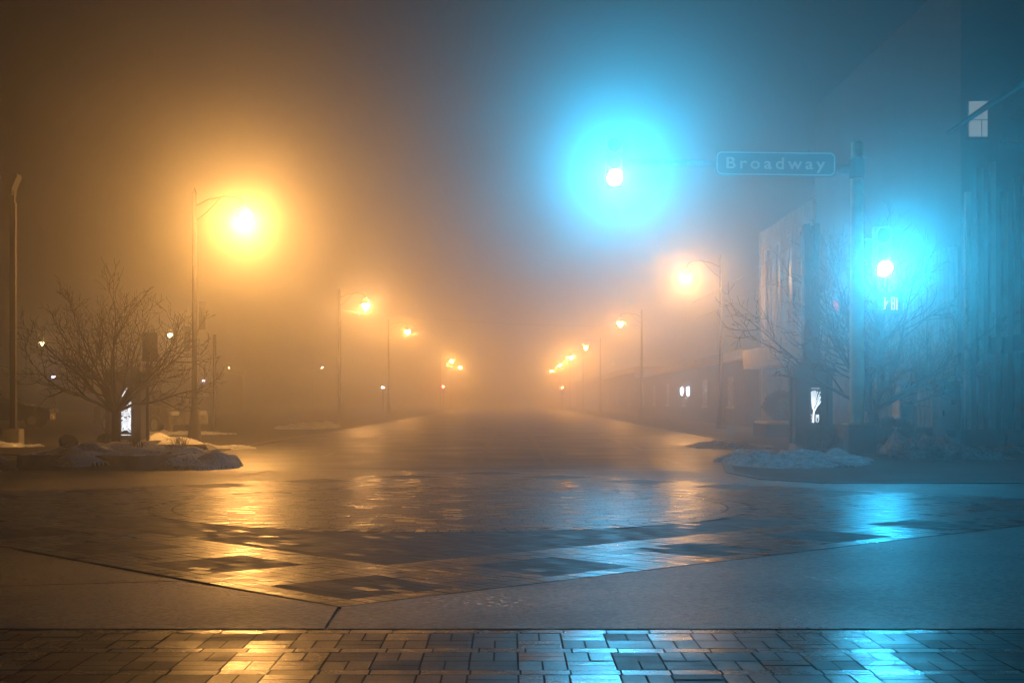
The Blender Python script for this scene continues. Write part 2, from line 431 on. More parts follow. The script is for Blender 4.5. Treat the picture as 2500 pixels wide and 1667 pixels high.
# ------------------------------------------------------------------ trees
def make_tree(seed, trunk_h, r0, limbs, rx, ry, top, low=0.2, sub=9, fine=5, lean=0.0, minr=0.0042):
    rn = random.Random(seed); tr = MB(); cr = MB()
    pts, rad = [], []
    for i in range(7):
        t = i/6
        pts.append((rn.gauss(0, 0.012)+lean*t*trunk_h, rn.gauss(0, 0.012), t*trunk_h)); rad.append(r0*(1.35-0.75*min(1, t*3) if t < 0.34 else 0.62*(1-0.12*t)+0.02))
    pts[0] = (0, 0, -0.05)
    rad = [r0*k for k in (1.45, 1.08, 0.98, 0.95, 0.93, 0.97, 1.0)]
    tr.tube(pts, rad, 10)
    fork = Vector(pts[-1])
    def poly(start, d, length, r, r_end, nseg, curl, wob):
        p = start.copy(); out = [p.copy()]; dd = d.normalized()
        for i in range(nseg):
            dd = (dd + curl*(1.0/nseg) + Vector((rn.gauss(0, wob), rn.gauss(0, wob), rn.gauss(0, wob)))).normalized()
            p = p + dd*(length/nseg); out.append(p.copy())
        return out
    def at(pl, t):
        k = t*(len(pl)-1); i = min(int(k), len(pl)-2); f = k-i
        return pl[i].lerp(pl[i+1], f), (pl[i+1]-pl[i]).normalized()
    def emit_twig(start, d, length, r, depth):
        n = 4 if depth < 2 else 3
        pl = poly(start, d, length, r, 0, n, Vector((0, 0, 0.30)), 0.13)
        cr.tube(pl, [max(minr*0.8, r*(1-0.62*i/n)) for i in range(n+1)], 4 if depth else 5, cap=False)
        if depth >= 3: return
        kids = (fine if depth == 1 else 3) if depth >= 1 else sub
        for k in range(kids):
            t = rn.uniform(0.25, 1.0) if k < kids-1 else 1.0
            q, td = at(pl, min(t, 0.999))
            side = td.cross(Vector((rn.gauss(0, 1), rn.gauss(0, 1), rn.gauss(0, 1)))).normalized()
            nd = (td*rn.uniform(0.55, 1.0)+side*rn.uniform(0.35, 0.95)).normalized()
            emit_twig(q, nd, length*rn.uniform(0.32, 0.62), max(minr, r*0.55), depth+1)
    for i in range(limbs):
        az = 2*math.pi*(i+rn.uniform(-0.25, 0.25))/limbs
        el = rn.uniform(0.15, 1.25) if i % 3 else rn.uniform(0.9, 1.35)
        el = max(low, el)
        # aim at a point on a rounded canopy
        tgt = fork + Vector((math.cos(az)*rx*math.cos(el)*rn.uniform(0.8, 1.0), math.sin(az)*ry*math.cos(el), top*math.sin(el)*rn.uniform(0.82, 1.0)))
        d = (tgt-fork); Ln = d.length
        d0 = (d.normalized()*0.75 + Vector((math.cos(az)*0.35, math.sin(az)*0.35, 0.15))).normalized()
        n = 9; pl = [fork - Vector((0, 0, 0.06+0.10*rn.random()))]
        p = pl[0].copy(); dd = d0
        for k in range(n):
            want = (tgt-p).normalized()
            dd = (dd*0.75+want*0.3+Vector((rn.gauss(0, 0.10), rn.gauss(0, 0.10), rn.gauss(0, 0.10)+0.015))).normalized()
            p = p+dd*(Ln*1.04/n); pl.append(p.copy())
        rl = r0*rn.uniform(0.34, 0.52)
        cr.tube(pl, [max(minr*1.2, rl*(1-0.86*(k/n)**0.8)) for k in range(n+1)], 7, cap=False)
        for k in range(sub):
            t = 0.2+0.8*(k+rn.random()*0.8)/sub
            q, td = at(pl, min(0.999, t))
            side = td.cross(Vector((rn.gauss(0, 1), rn.gauss(0, 1), rn.gauss(0, 1)))).normalized()
            nd = (td*0.75+side*rn.uniform(0.45, 1.0)+Vector((0, 0, 0.08))).normalized()
            emit_twig(q, nd, Ln*rn.uniform(0.26, 0.46)*(1.1-0.45*t), max(minr*1.3, rl*(1-0.8*t)*0.6), 1)
        q, td = at(pl, 0.999); emit_twig(q, td, Ln*0.22, minr*1.4, 1)
    return tr, cr

def put_tree(label, loc, args, rz=0.0):
    tr, cr = make_tree(**args)
    t = thing('street_tree', label, 'tree', loc, rz, 'bare street trees')
    tr.build('trunk', M['bark'], t, smooth=True); cr.build('crown', M['twig'], t, recalc=False)
    return t

# ------------------------------------------------------------------ left corner planter
pl_ = MB()
def kerb_ring(mb, pts, w, z0, z1):
    n = len(pts); c = sum((Vector(p) for p in pts), Vector((0, 0)))/n
    for i in range(n):
        a, b = Vector(pts[i]), Vector(pts[(i+1) % n]); ia = a+(c-a).normalized()*w; ib = b+(c-b).normalized()*w
        mb.slab([tuple(a), tuple(b), tuple(ib), tuple(ia)], z0, z1)
LP = [(-8.45, 24.6), (-6.25, 24.3), (-5.75, 24.8), (-5.55, 27.5), (-6.4, 30.6), (-8.3, 31.0), (-8.9, 28.0)]
kerb_ring(pl_, LP, 0.22, -0.02, 0.26)
tag(pl_.build('planter_kerb', M['kerb']), 'low concrete planter kerb under the snow around the small bare tree on the left', 'planter')
sl = MB(); sl.slab([(-8.3, 24.85), (-6.3, 24.55), (-5.95, 25.0), (-5.8, 27.4), (-6.5, 30.3), (-8.2, 30.7), (-8.65, 28.0)], 0.0, 0.2)
tag(sl.build('planter_soil', M['grout']), kind='structure')
snow('snow_pile', 'long dirty snow pile filling the kerbed planter under the left tree', (-7.1, 26.4, 0.16), 2.0, 2.6, 0.26, 1.3, 90, hole=0.25)
snow('snow_pile', 'lumpy snow pile spilling from the left planter onto the wet road', (-5.75, 25.6, 0.03), 1.05, 1.5, 0.30, 5.1, 80, hole=0.3)
snow('snow_pile', 'small snow ridge at the front left end of the planter kerb', (-8.6, 25.2, ZS), 0.8, 0.8, 0.26, 8.2, 60, hole=0.25)
snow('snow_pile', 'small pointed snow heap beside the dark base of the left amber lamp post', (-8.6, 37.5, ZS), 0.7, 0.9, 0.20, 3.7, 50)
snow('snow_pile', 'thin flat snow patch on the left pavement in front of the amber lamp post', (-7.2, 35.5, ZS), 1.0, 1.2, 0.10, 6.7, 40)
snow('snow_pile', 'thin snow strip at the foot of the tall unlit pole on the left edge', (-12.7, 36.4, ZS), 1.0, 0.5, 0.12, 9.7, 40)
snow('snow_pile', 'white snow streak behind the left lit pillar', (-10.9, 43, ZS), 1.2, 1.6, 0.16, 11.7, 40)
snow('snow_pile', 'snow streak along the pavement behind the yellow leaning post', (-11.5, 50, ZS), 2.4, 1.6, 0.14, 12.7, 40)
snow('snow_pile', 'faint snow bank along the left kerb by the second hanging lamp', (-8.6, 62, ZS), 1.5, 5, 0.25, 13.7, 40)
put_tree('small bare round-headed tree in the snowy planter on the left', (-7.65, 27.9, 0.15),
         dict(seed=21, trunk_h=0.92, r0=0.082, limbs=15, rx=2.35, ry=1.6, top=2.25, low=0.22, sub=9, fine=5))
def tuft(loc, n, h, seed, label):
    rn = random.Random(seed); mb = MB()
    for _ in range(n):
        a = rn.uniform(0, 6.28); r = rn.uniform(0, 0.16); x, y = r*math.cos(a), r*math.sin(a); hh = h*rn.uniform(0.5, 1.1); dx, dy = rn.gauss(0, 0.07), rn.gauss(0, 0.07)
        mb.tube([(x, y, -0.02), (x+dx*0.5, y+dy*0.5, hh*0.6), (x+dx*1.3, y+dy*1.3, hh)], [0.005, 0.004, 0.002], 3, cap=False)
    o = mb.build('grass_tuft', M['drygrass'], recalc=False); o.location = loc; tag(o, label, 'grass tuft', 'dry grass tufts in the planter snow')
tuft((-7.05, 27.0, 0.34), 60, 0.26, 1, 'dry grass tuft poking out of the snow just right of the left tree trunk')
tuft((-8.05, 26.3, 0.34), 50, 0.18, 2, 'dry grass tuft poking out of the snow left of the left tree trunk')
tuft((-6.35, 27.6, 0.32), 40, 0.2, 3, 'dry grass tuft in the snow near the dark sign post')
def leafball(mb, c, r, n, seed, size=0.05):
    rn = random.Random(seed)
    for _ in range(n):
        d = Vector((rn.gauss(0, 1), rn.gauss(0, 1), rn.gauss(0, 1))).normalized()
        rr = rn.uniform(0.45, 1.0)**0.6 * (0.8+0.35*noise.noise(d*2.3+Vector((seed, 0, 0))))
        p = Vector(c)+Vector((d.x*r[0], d.y*r[1], d.z*r[2]))*rr
        if p.z < 0.0: continue
        t = (d+Vector((rn.gauss(0, .6), rn.gauss(0, .6), rn.gauss(0, .6)+0.4))).normalized(); s = t.orthogonal().normalized()
        k = size*rn.uniform(0.6, 1.3)
        mb.quad(p-s*k*0.35, p+t*k*0.9-s*k*0.1, p+t*k*1.7, p+t*k*0.8+s*k*0.45)
def shrub(label, loc, r, n, seed, size=0.05):
    t = thing('shrub', label, 'shrub', loc, 0, 'low shrubs')
    mb = MB(); leafball(mb, (0, 0, r[2]*0.75), r, n, seed, size); mb.build('foliage', M['leaf'], t, recalc=False)
    st = MB(); rn = random.Random(seed)
    for k in range(7):
        a = k*0.9; st.tube([(0.03*math.cos(a), 0.03*math.sin(a), -0.05), (r[0]*0.35*math.cos(a), r[1]*0.35*math.sin(a), r[2]*0.6), (r[0]*0.6*math.cos(a), r[1]*0.6*math.sin(a), r[2]*1.1)], [0.014, 0.01, 0.005], 5)
    st.build('stem', M['twig'], t)
shrub('small dark shrub buried in the left planter snow beside the trunk', (-8.0, 28.6, 0.25), (0.28, 0.3, 0.17), 700, 4, 0.035)
# boulder in the planter snow
bm_ = bmesh.new(); bmesh.ops.create_icosphere(bm_, subdivisions=3, radius=0.19)
for v in bm_.verts: v.co *= 1+0.28*noise.noise(v.co*6); v.co.z *= 0.8
me = bpy.data.meshes.new('boulder'); bm_.to_mesh(me); bm_.free(); me.materials.append(M['signback'])
bo = bpy.data.objects.new('boulder', me); COL.objects.link(bo); bo.location = (-8.35, 27.2, 0.40); tag(bo, 'dark rock sitting in the snow left of the left tree trunk', 'boulder')

# ------------------------------------------------------------------ street lamps
LAMP_H = 6.4
def street_lamp(glow, label, loc, rz, group):
    t = thing('street_lamp', label, 'street lamp', loc, rz, group)
    b = MB(); b.lathe([(0.21, 0), (0.21, 0.05), (0.19, 0.09), (0.185, 0.28), (0.15, 0.5), (0.115, 0.8), (0.10, 0.95), (0.11, 0.98), (0.085, 1.03)], 16); b.build('base', M['darkmetal'], t, smooth=True)
    s = MB(); s.lathe([(0.085, 1.0), (0.075, 3.0), (0.062, 6.0), (0.055, 7.05), (0.07, 7.08), (0.045, 7.16), (0.012, 7.26)], 12); s.build('post', M['lamppost'], t, smooth=True)
    a = MB(); a.tube([(0.0, 0, 6.72), (0.4, 0, 6.92), (0.85, 0, 7.0), (1.2, 0, 6.98), (1.38, 0, 6.88), (1.42, 0, 6.75)], 0.02, 8)
    a.tube([(0.03, 0, 6.3), (0.35, 0, 6.55), (0.75, 0, 6.97)], 0.014, 6); a.build('arm', M['lamppost'], t, smooth=True)
    h = MB(); h.lathe([(0.04, 6.80), (0.05, 6.74), (0.09, 6.71), (0.15, 6.66), (0.205, 6.60), (0.23, 6.50), (0.25, 6.37), (0.243, 6.37), (0.22, 6.50), (0.14, 6.62)], 16, 1.42, 0); h.build('housing', M['darkmetal'], t, smooth=True)
    gl = MB(); gl.lathe([(0.12, 6.50), (0.205, 6.47), (0.20, 6.40), (0.165, 6.27), (0.11, 6.17), (0.05, 6.11), (0.015, 6.10)], 10, 1.42, 0); gl.build('globe', glow, t)
    return t
left = [(41.0, 'brightest amber street lamp, hanging over the left kerb nearest the snowy tree'),
        (77.8, 'second amber street lamp down the left side, right of the brightest one'),
        (107.0, 'third street lamp on the left side, smaller than the two before it'),
        (187.6, 'fourth lit street lamp down the left side, a small cup deep in the fog'),
        (222.0, 'last lit street lamp of the left row, just below and right of the fourth')]
right = [(59.9, 'nearest warm street lamp on the right side, left of the corner building'),
         (95.8, 'second street lamp down the right side, below and left of the nearest one'),
         (139.0, 'third street lamp down the right side, a bright cup in the fog'),
         (171.7, 'fourth street lamp down the right side, small and peach coloured'),
         (209.0, 'fifth street lamp down the right side, tiny and dim'),
         (250.0, 'farthest faint street lamp of the right row, nearly lost in the fog')]
first = None
for d, lab in left[:2]:
    if first is None: first = street_lamp(M['amber'], lab, (-9.0, d, ZS), 0, 'lamps hanging over the left kerb'); first.location.y = d
    else:
        street_lamp(M['amber2'], lab, (-9.2, d, ZS), 0, 'lamps hanging over the left kerb')
pf = street_lamp(M['peach'], left[2][1], (-9.0, 107, ZS), 0, 'lamps hanging over the left kerb')
mf = street_lamp(M['midlamp'], left[3][1], (-9.0, left[3][0], ZS), 0, 'lamps hanging over the left kerb')
for d, lab in left[4:]:
    c = copy_tree(mf); c.location = (-9.0, d, ZS); c['label'] = lab
pr = street_lamp(M['warm'], right[0][1], (8.85, 59.9, ZS), math.pi, 'lamps hanging over the right kerb')
for d, lab in right[1:]:
    c = copy_tree(pf if d < 150 else mf); c.location = (8.85, d, ZS); c.rotation_euler.z = math.pi; c['label'] = lab; c['group'] = 'lamps hanging over the right kerb'
# smaller glow of the lamps on the lot at the left
sl0 = None
for (x, d, lab) in [(-41.7, 128, 'small lot lamp glowing far left between the tall pole and the bare tree'),
                    (-26.5, 112, 'small lot lamp seen through the right side of the bare tree crown'),
                    (-44.0, 225, 'tiny dim lot lamp right of the amber lamp post'),
                    (-29.0, 222, 'tiny dim lot lamp between the first two left street lamps')]:
    if sl0 is None: sl0 = street_lamp(M['smalllamp'], lab, (x-1.42, d, 0.0), 0, 'lamps on the open lot at the left'); c = sl0
    else: c = copy_tree(sl0); c['label'] = lab
    c.location = (x-1.42, d, 0.0)
# banners on the first left lamp post
for (dx, z0, z1, lab) in [(0.22, 3.2, 4.0, 'pale narrow banner on the right of the amber lamp post'), (-0.2, 2.6, 3.3, 'pale narrow banner on the left of the amber lamp post')]:
    b = MB(); b.box(dx-0.09, dx+0.09, -0.006, 0.006, z0, z1); o = b.build('banner', M['banner']); o.location = (-9.0, 41.0, ZS); tag(o, lab, 'banner', 'banners on the amber lamp post')

# ------------------------------------------------------------------ tall unlit pole, left edge
t = thing('parking_light_pole', 'tall unlit square light pole on a concrete block at the left edge', 'light pole', (-12.9, 37.3, ZS))
b = MB(); b.box(-0.22, 0.22, -0.22, 0.22, 0, 0.44, 0.03); b.build('footing', M['kerb'], t)
b = MB(); b.box(-0.075, 0.075, -0.075, 0.075, 0.45, 6.3, 0.012); b.build('post', M['bronze'], t)
b = MB(); b.box(-0.12, 0.12, -0.12, 0.12, 0.44, 0.47, 0.008); b.build('base_plate', M['bronze'], t)
b = MB(); b.box(-0.1, 0.04, -0.05, 0.05, 6.3, 6.62, 0.01); b.prism([(-0.24, 7.05), (0.15, 7.05), (0.16, 6.98), (0.02, 6.66), (0.02, 6.5), (-0.09, 6.5), (-0.12, 6.66), (-0.25, 6.98)], -0.19, 0.19); b.build('lamp_head', M['slate'], t)

# ------------------------------------------------------------------ dark sign seen from the back
t = thing('street_sign', 'dark sign board seen from behind on a slim post by the left tree', 'street sign', (-8.12, 32.2, ZS))
b = MB(); b.box(-0.03, 0.03, -0.02, 0.02, 0, 2.66, 0.004); b.build('post', M['signback'], t)
b = MB(); b.box(-0.11, 0.23, -0.032, -0.024, 2.05, 2.7, 0.003); o = b.build('sign_board', M['signback'], t)
for z_ in (2.2, 2.5):
    b = MB(); b.box(-0.11, 0.23, -0.022, -0.0205, z_, z_+0.03); b.build('bracket', M['galv'], t)

# ------------------------------------------------------------------ lit pillars
def stroke(mb, pts, w, y):
    """flat ribbon in the XZ plane at depth y"""
    pts = [Vector(p) for p in pts]
    for a, b in zip(pts, pts[1:]):
        d = (b-a); 
        if d.length < 1e-5: continue
        d.normalize(); n = Vector((-d.y, d.x))*w*0.4
        q = [a-n-d*w*0.2, b-n+d*w*0.2, b+n+d*w*0.2, a+n-d*w*0.2]
        mb.prism([(p.x, p.y) for p in q], y-0.004, y)
def pillar(label, loc, rz, w, h, art, top_column=False, px=0.0, pw=0.13, z0=0.3, z1=1.62, roof='hip'):
    t = thing('lit_pillar', label, 'pillar', loc, rz, 'pillars with backlit cut-out panels')
    b = MB(); b.box(-w/2-0.05, w/2+0.05, -w/2-0.05, w/2+0.05, 0, 0.16, 0.02); b.build('plinth', M['kerb'], t)
    b = MB(); hw = w/2
    # body: corner posts and recessed sides
    for sx in (-1, 1):
        for sy in (-1, 1):
            b.box(sx*hw-0.06, sx*hw+0.06, sy*hw-0.06, sy*hw+0.06, 0.16, h-0.12, 0.012)
    b.box(-hw+0.06, hw-0.06, -hw+0.01, hw-0.01, 0.16, h-0.12)
    b.box(-hw+0.01, -hw+0.03, -hw+0.06, hw-0.06, 0.16, h-0.12); b.box(hw-0.03, hw-0.01, -hw+0.06, hw-0.06, 0.16, h-0.12)
    b.build('body', M['slate'], t)
    b = MB(); yf = -hw-0.005
    b.box(px-pw-0.05, px-pw, yf-0.03, yf+0.013, z0-0.05, z1+0.05, 0.004); b.box(px+pw, px+pw+0.05, yf-0.03, yf+0.013, z0-0.05, z1+0.05, 0.004)
    b.box(px-pw, px+pw, yf-0.03, yf+0.013, z1, z1+0.05, 0.004); b.box(px-pw, px+pw, yf-0.03, yf+0.013, z0-0.05, z0, 0.004); b.build('panel_frame', M['bronze'], t)
    b = MB(); b.box(px-pw, px+pw, yf, yf+0.012, z0, z1); b.build('panel', M['slate'], t)
    a = MB(); art(a, px, pw, z0, z1, yf-0.002); a.build('cutout', M['cutout'], t)
    b = MB()
    b.box(-hw-0.10, hw+0.10, -hw-0.10, hw+0.10, h-0.12, h-0.02, 0.015); b.box(-hw-0.14, hw+0.14, -hw-0.14, hw+0.14, h-0.02, h+0.05, 0.015)
    b.add([(-hw-.1, -hw-.1, h+.05), (hw+.1, -hw-.1, h+.05), (hw+.1, hw+.1, h+.05), (-hw-.1, hw+.1, h+.05), (-.24, -.24, h+.2), (.24, -.24, h+.2), (.24, .24, h+.2), (-.24, .24, h+.2)],
          [(0, 1, 5, 4), (1, 2, 6, 5), (2, 3, 7, 6), (3, 0, 4, 7), (4, 5, 6, 7)]); b.build('cap', M['slate'], t)
    if top_column:
        b = MB()
        b.box(-0.2, 0.2, -0.2, 0.2, h+0.2, h+0.5, 0.015)
        b.box(-0.17, -0.03, -0.15, 0.15, h+0.5, 5.3, 0.01); b.box(0.06, 0.19, -0.15, 0.15, h+0.5, 5.3, 0.01); b.box(-0.03, 0.06, -0.08, 0.13, h+0.5, 5.25)
        b.build('column', M['darkmetal'], t)
    return t
def art_tree(a, px, pw, z0, z1, y):
    W_, H_ = 2*pw, z1-z0
    X = lambda u: px-pw+u*W_
    Z = lambda v: z0+v*H_
    def s(p, w): stroke(a, [(X(u), Z(v)) for u, v in p], w, y)
    for k in range(5):                                   # fan of rays
        u = 0.13+k*0.13; s([(0.28+k*0.012, 0.56), (u, 0.95-0.012*abs(k-2))], 0.017)
    for k in range(7): s([(0.10+0.02*k, 0.75-0.03*k), (0.17+0.016*k, 0.745-0.03*k)], 0.012)
    s([(0.33, 0.08), (0.31, 0.30), (0.34, 0.46), (0.38, 0.56)], 0.045)      # trunk
    s([(0.36, 0.50), (0.60, 0.62), (0.88, 0.82)], 0.034); s([(0.62, 0.62), (0.92, 0.72)], 0.03)
    for k in range(6): s([(0.42+0.08*k, 0.62+0.055*k), (0.50+0.08*k, 0.665+0.05*k)], 0.02)
    for k in range(4): s([(0.10+0.02*k, 0.45-0.075*k), (0.24, 0.41-0.06*k)], 0.012)
    s([(0.55, 0.44), (0.55, 0.32), (0.65, 0.27), (0.76, 0.32), (0.76, 0.44)], 0.018); s([(0.60, 0.44), (0.655, 0.38), (0.71, 0.44)], 0.018)
    a.prism([(X(.48), Z(.22)), (X(.92), Z(.22)), (X(.92), Z(.155)), (X(.72), Z(.135)), (X(.48), Z(.115))], y-0.004, y)
    a.prism([(X(.80), Z(.115)), (X(.93), Z(.13)), (X(.93), Z(.05))], y-0.004, y)
    for k in range(5): s([(0.50+0.08*k, 0.08), (0.54+0.10*k, 0.025)], 0.012)
    s([(0.2, 0.09), (0.3, 0.03), (0.42, 0.06)], 0.024)
    a.prism([(X(.15), Z(1.0)), (X(.85), Z(1.0)), (X(.85), Z(.993)), (X(.15), Z(.993))], y-0.004, y)
def art_waves(a, px, pw, z0, z1, y):
    W_, H_ = 2*pw, z1-z0; rn = random.Random(5)
    X = lambda u: px-pw+u*W_
    Z = lambda v: z0+v*H_
    v = 0.10
    while v < 0.66:
        ph = rn.random()*6.28; am = rn.uniform(0.008, 0.02)
        u0, u1 = (0.05, rn.uniform(0.42, 0.6)) if rn.random() < 0.75 else (0.05, 0.95)
        def wv(ua, ub): stroke(a, [(X(ua+(ub-ua)*k/9), Z(v+am*math.sin(ph+k*0.9)+0.02*math.sin(k*0.5))) for k in range(10)], 0.024, y)
        wv(u0, u1)
        if u1 < 0.9: wv(u1+0.12, 0.95)
        if rn.random() < 0.5: stroke(a, [(X(u1), Z(v)), (X(u1+0.05), Z(v+0.04))], 0.02, y)
        v += 0.033
    a.prism([(X(.1), Z(.66)), (X(.9), Z(.64)), (X(.92), Z(.70)), (X(.55), Z(.72)), (X(.3), Z(.70))], y-0.004, y)
    stroke(a, [(X(.5), Z(.70)), (X(.7), Z(.76)), (X(.9), Z(.80))], 0.02, y); stroke(a, [(X(.7), Z(.70)), (X(.85), Z(.74)), (X(.93), Z(.79))], 0.014, y)
    for k in range(7):
        stroke(a, [(X(.1+.07*k), Z(.77+.027*k)), (X(.18+.07*k), Z(.80+.022*k))], 0.022, y)
        if k < 5: stroke(a, [(X(.45+.09*k), Z(.77+.035*k)), (X(.53+.09*k), Z(.80+.03*k))], 0.018, y)
    a.prism([(X(.0), Z(.0)), (X(1.), Z(.0)), (X(1.), Z(.011)), (X(.0), Z(.011))], y-0.004, y)
pillar('square pillar with a glowing wavy cut-out panel behind the left bare tree', (-9.95, 37.4, ZS), 0.0, 0.80, 1.86, art_waves, px=0.07, pw=0.13, z0=0.28, z1=1.58)
pillar('square pillar with a glowing tree cut-out panel and a dark column on top, beside the cream pole', (7.06, 33.6, ZS), 0.0, 0.74, 1.86, art_tree, True, px=0.04, pw=0.14, z0=0.36, z1=1.46)

# ------------------------------------------------------------------ cream signal pole and what hangs on it
DP = 29.4
px0 = P(2092, 1120, DP).x
t = thing('signal_pole', 'cream traffic signal pole standing on a dark pedestal at the right corner', 'signal pole', (px0, DP, ZS))
b = MB(); b.box(-0.42, 0.52, -0.5, 0.45, -0.02, 0.10, 0.02); b.build('footing', M['kerb'], t)
b = MB(); b.box(-0.23, 0.33, -0.26, 0.26, 0.10, 0.68, 0.02); b.build('pedestal', M['pedestal'], t)
b = MB(); b.box(-0.25, 0.35, -0.28, 0.28, 0.68, 0.72, 0.01); b.build('base_plate', M['polepaint'], t)
b = MB(); b.lathe([(0.155, 0.72), (0.150, 0.80), (0.146, 3.0), (0.132, 5.0), (0.115, 6.42), (0.118, 6.45), (0.03, 6.5)], 18); b.build('post', M['polepaint'], t, smooth=True)
b = MB()
for z in (2.72, 2.80): b.lathe([(0.153, z), (0.155, z+0.008), (0.155, z+0.025), (0.153, z+0.033)], 18)
b.build('band', M['polepaint'], t)
b = MB(); b.lathe([(0.135, 5.72), (0.17, 5.76), (0.17, 6.1), (0.135, 6.14)], 16); b.build('clamp', M['darkmetal'], t)
b = MB(); b.box(0.15, 0.24, -0.10, 0.06, 0.95, 1.75, 0.012); b.build('push_button_box', M['darkmetal'], t)
arm = MB(); arm.tube([(-0.16, 0, 5.9), (-1.2, 0, 5.96), (-2.6, 0, 6.02), (-4.1, 0, 6.07), (-5.15, 0, 6.1)], [0.09, 0.082, 0.07, 0.058, 0.05], 12); arm.build('mast_arm', M['galv'], t, smooth=True)

sgn = thing('street_name_sign', 'wide rounded sign reading Broadway hung from the mast arm', 'street sign', (0, 0, 0))
sc0 = P(1894, 400, DP-0.16); sgn.location = sc0; sgn.rotation_euler = (0, R(0.7), 0)
def rrect(w, h, r, n=6):
    out = []
    for (cx, cz, a0) in [(w/2-r, h/2-r, 0), (-w/2+r, h/2-r, 90), (-w/2+r, -h/2+r, 180), (w/2-r, -h/2+r, 270)]:
        for i in range(n+1):
            a = R(a0+90*i/n); out.append((cx+r*math.cos(a), cz+r*math.sin(a)))
    return out
SW, SH = 2.42, 0.47
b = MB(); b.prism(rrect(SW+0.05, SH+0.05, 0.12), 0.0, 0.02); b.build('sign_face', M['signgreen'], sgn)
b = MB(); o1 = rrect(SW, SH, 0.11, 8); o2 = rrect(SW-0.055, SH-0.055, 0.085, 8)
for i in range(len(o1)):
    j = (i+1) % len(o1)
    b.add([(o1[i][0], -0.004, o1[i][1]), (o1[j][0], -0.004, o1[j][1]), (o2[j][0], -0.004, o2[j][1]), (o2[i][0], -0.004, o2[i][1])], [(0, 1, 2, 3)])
b.build('border', M['signglow'], sgn)
def text_mesh(txt, size, spacing, name, m, parent, loc, rot=(R(90), 0, 0), width=None, bold=0.005):
    cu = bpy.data.curves.new(name, 'FONT'); cu.body = txt; cu.size = size; cu.space_character = spacing; cu.align_x = 'CENTER'; cu.align_y = 'CENTER'; cu.extrude = 0.002; cu.offset = bold
    ob = bpy.data.objects.new(name, cu); COL.objects.link(ob)
    bpy.context.view_layer.update()
    me = bpy.data.meshes.new_from_object(ob.evaluated_get(bpy.context.evaluated_depsgraph_get()))
    bpy.data.objects.remove(ob); me.materials.clear(); me.materials.append(m)
    o = bpy.data.objects.new(name, me); COL.objects.link(o); o.parent = parent; o.location = loc; o.rotation_euler = rot
    if width:
        xs = [v.co.x for v in me.vertices]; k = width/(max(xs)-min(xs)); cx = (max(xs)+min(xs))/2
        for v in me.vertices: v.co.x = (v.co.x-cx)*k
    return o
text_mesh('Broadway', 0.33, 1.35, 'lettering', M['signglow'], sgn, (0.0, -0.006, -0.005), width=2.02)
for hx0 in (-0.7, 0.66):
    b = MB(); b.box(hx0, hx0+0.04, 0.02, 0.10, -0.05, 0.3, 0.004); b.build('hanger', M['galv'], sgn)

def signal_head(label, loc, rz, lit, group, back=True, glow=None, mount=None):
    """three-section signal, green at the bottom, facing -Y; origin at the bottom lens centre"""
    t = thing('traffic_signal', label, 'traffic signal', loc, rz, group)
    b = MB()
    for k in range(3): b.box(-0.175, 0.175, 0.0, 0.20, -0.17+0.345*k, 0.17+0.345*k, 0.02)
    b.build('housing', M['signalbody'], t)
    if back:
        b = MB(); b.prism(rrect(0.62, 1.32, 0.06), 0.09, 0.098)
        b.v = [(x, y, z+0.345) for x, y, z in b.v]; b.build('backplate', M['darkmetal'], t)
    for k, nm in enumerate(('green_lens', 'yellow_lens', 'red_lens')):
        zc = 0.345*k; on = (lit == nm)
        l = MB(); n = 16
        l.v = [(0, -0.022, zc)]+[(0.145*math.cos(2*math.pi*i/n), -0.004, zc+0.145*math.sin(2*math.pi*i/n)) for i in range(n)]
        l.f = [(0, 1+(i+1) % n, 1+i) for i in range(n)]; l.c = [None]*n
        m_ = {'green_lens': M['green_on'], 'red_lens': M['red_on']}.get(nm) if on else M['lensoff']
        l.build(nm, m_, t, recalc=False)
        v = MB(); n = 18; r0, r1 = 0.155, 0.16
        for i in range(n):
            a0, a1 = R(-35+250*i/n), R(-35+250*(i+1)/n)
            L0 = 0.24 - 0.10*(abs((i+0.5)/n-0.5)*2)**2; L1 = L0
            p = lambda a, r, y: (r*math.cos(a), y, zc+r*math.sin(a))
            v.add([p(a0, r0, 0), p(a1, r0, 0), p(a1, r0, -L1), p(a0, r0, -L0), p(a0, r1, 0), p(a1, r1, 0), p(a1, r1, -L1), p(a0, r1, -L0)],
                  [(0, 1, 2, 3), (7, 6, 5, 4), (3, 2, 6, 7), (0, 4, 5, 1)])
        v.build('visor', M['signalbody'], t)
    return t
s1 = signal_head('green traffic signal hanging from the tip of the mast arm over the street', tuple(P(1500, 436, DP-0.36)), 0, 'green_lens', 'traffic signals on the cream pole', back=False)
for ch in s1.children:
    if ch.name.startswith('green_lens'): ch.data.materials[0] = M['green_on2']
b = MB(); b.tube([(0, 0.2, 0.40), (0, 0.36, 0.42)], 0.03, 8); b.build('bracket', M['galv'], s1)
s2 = signal_head('green traffic signal mounted on the right of the cream pole above the countdown', tuple(P(2156, 657, DP-0.30)), 0, 'green_lens', 'traffic signals on the cream pole', back=False)
b = MB(); b.tube([(-0.17, 0.16, 0.1), (-0.42, 0.3, 0.1)], 0.022, 8); b.build('bracket', M['galv'], s2)
b = MB(); b.tube([(-0.17, 0.16, 0.62), (-0.42, 0.3, 0.62)], 0.022, 8); b.build('bracket', M['galv'], s2)

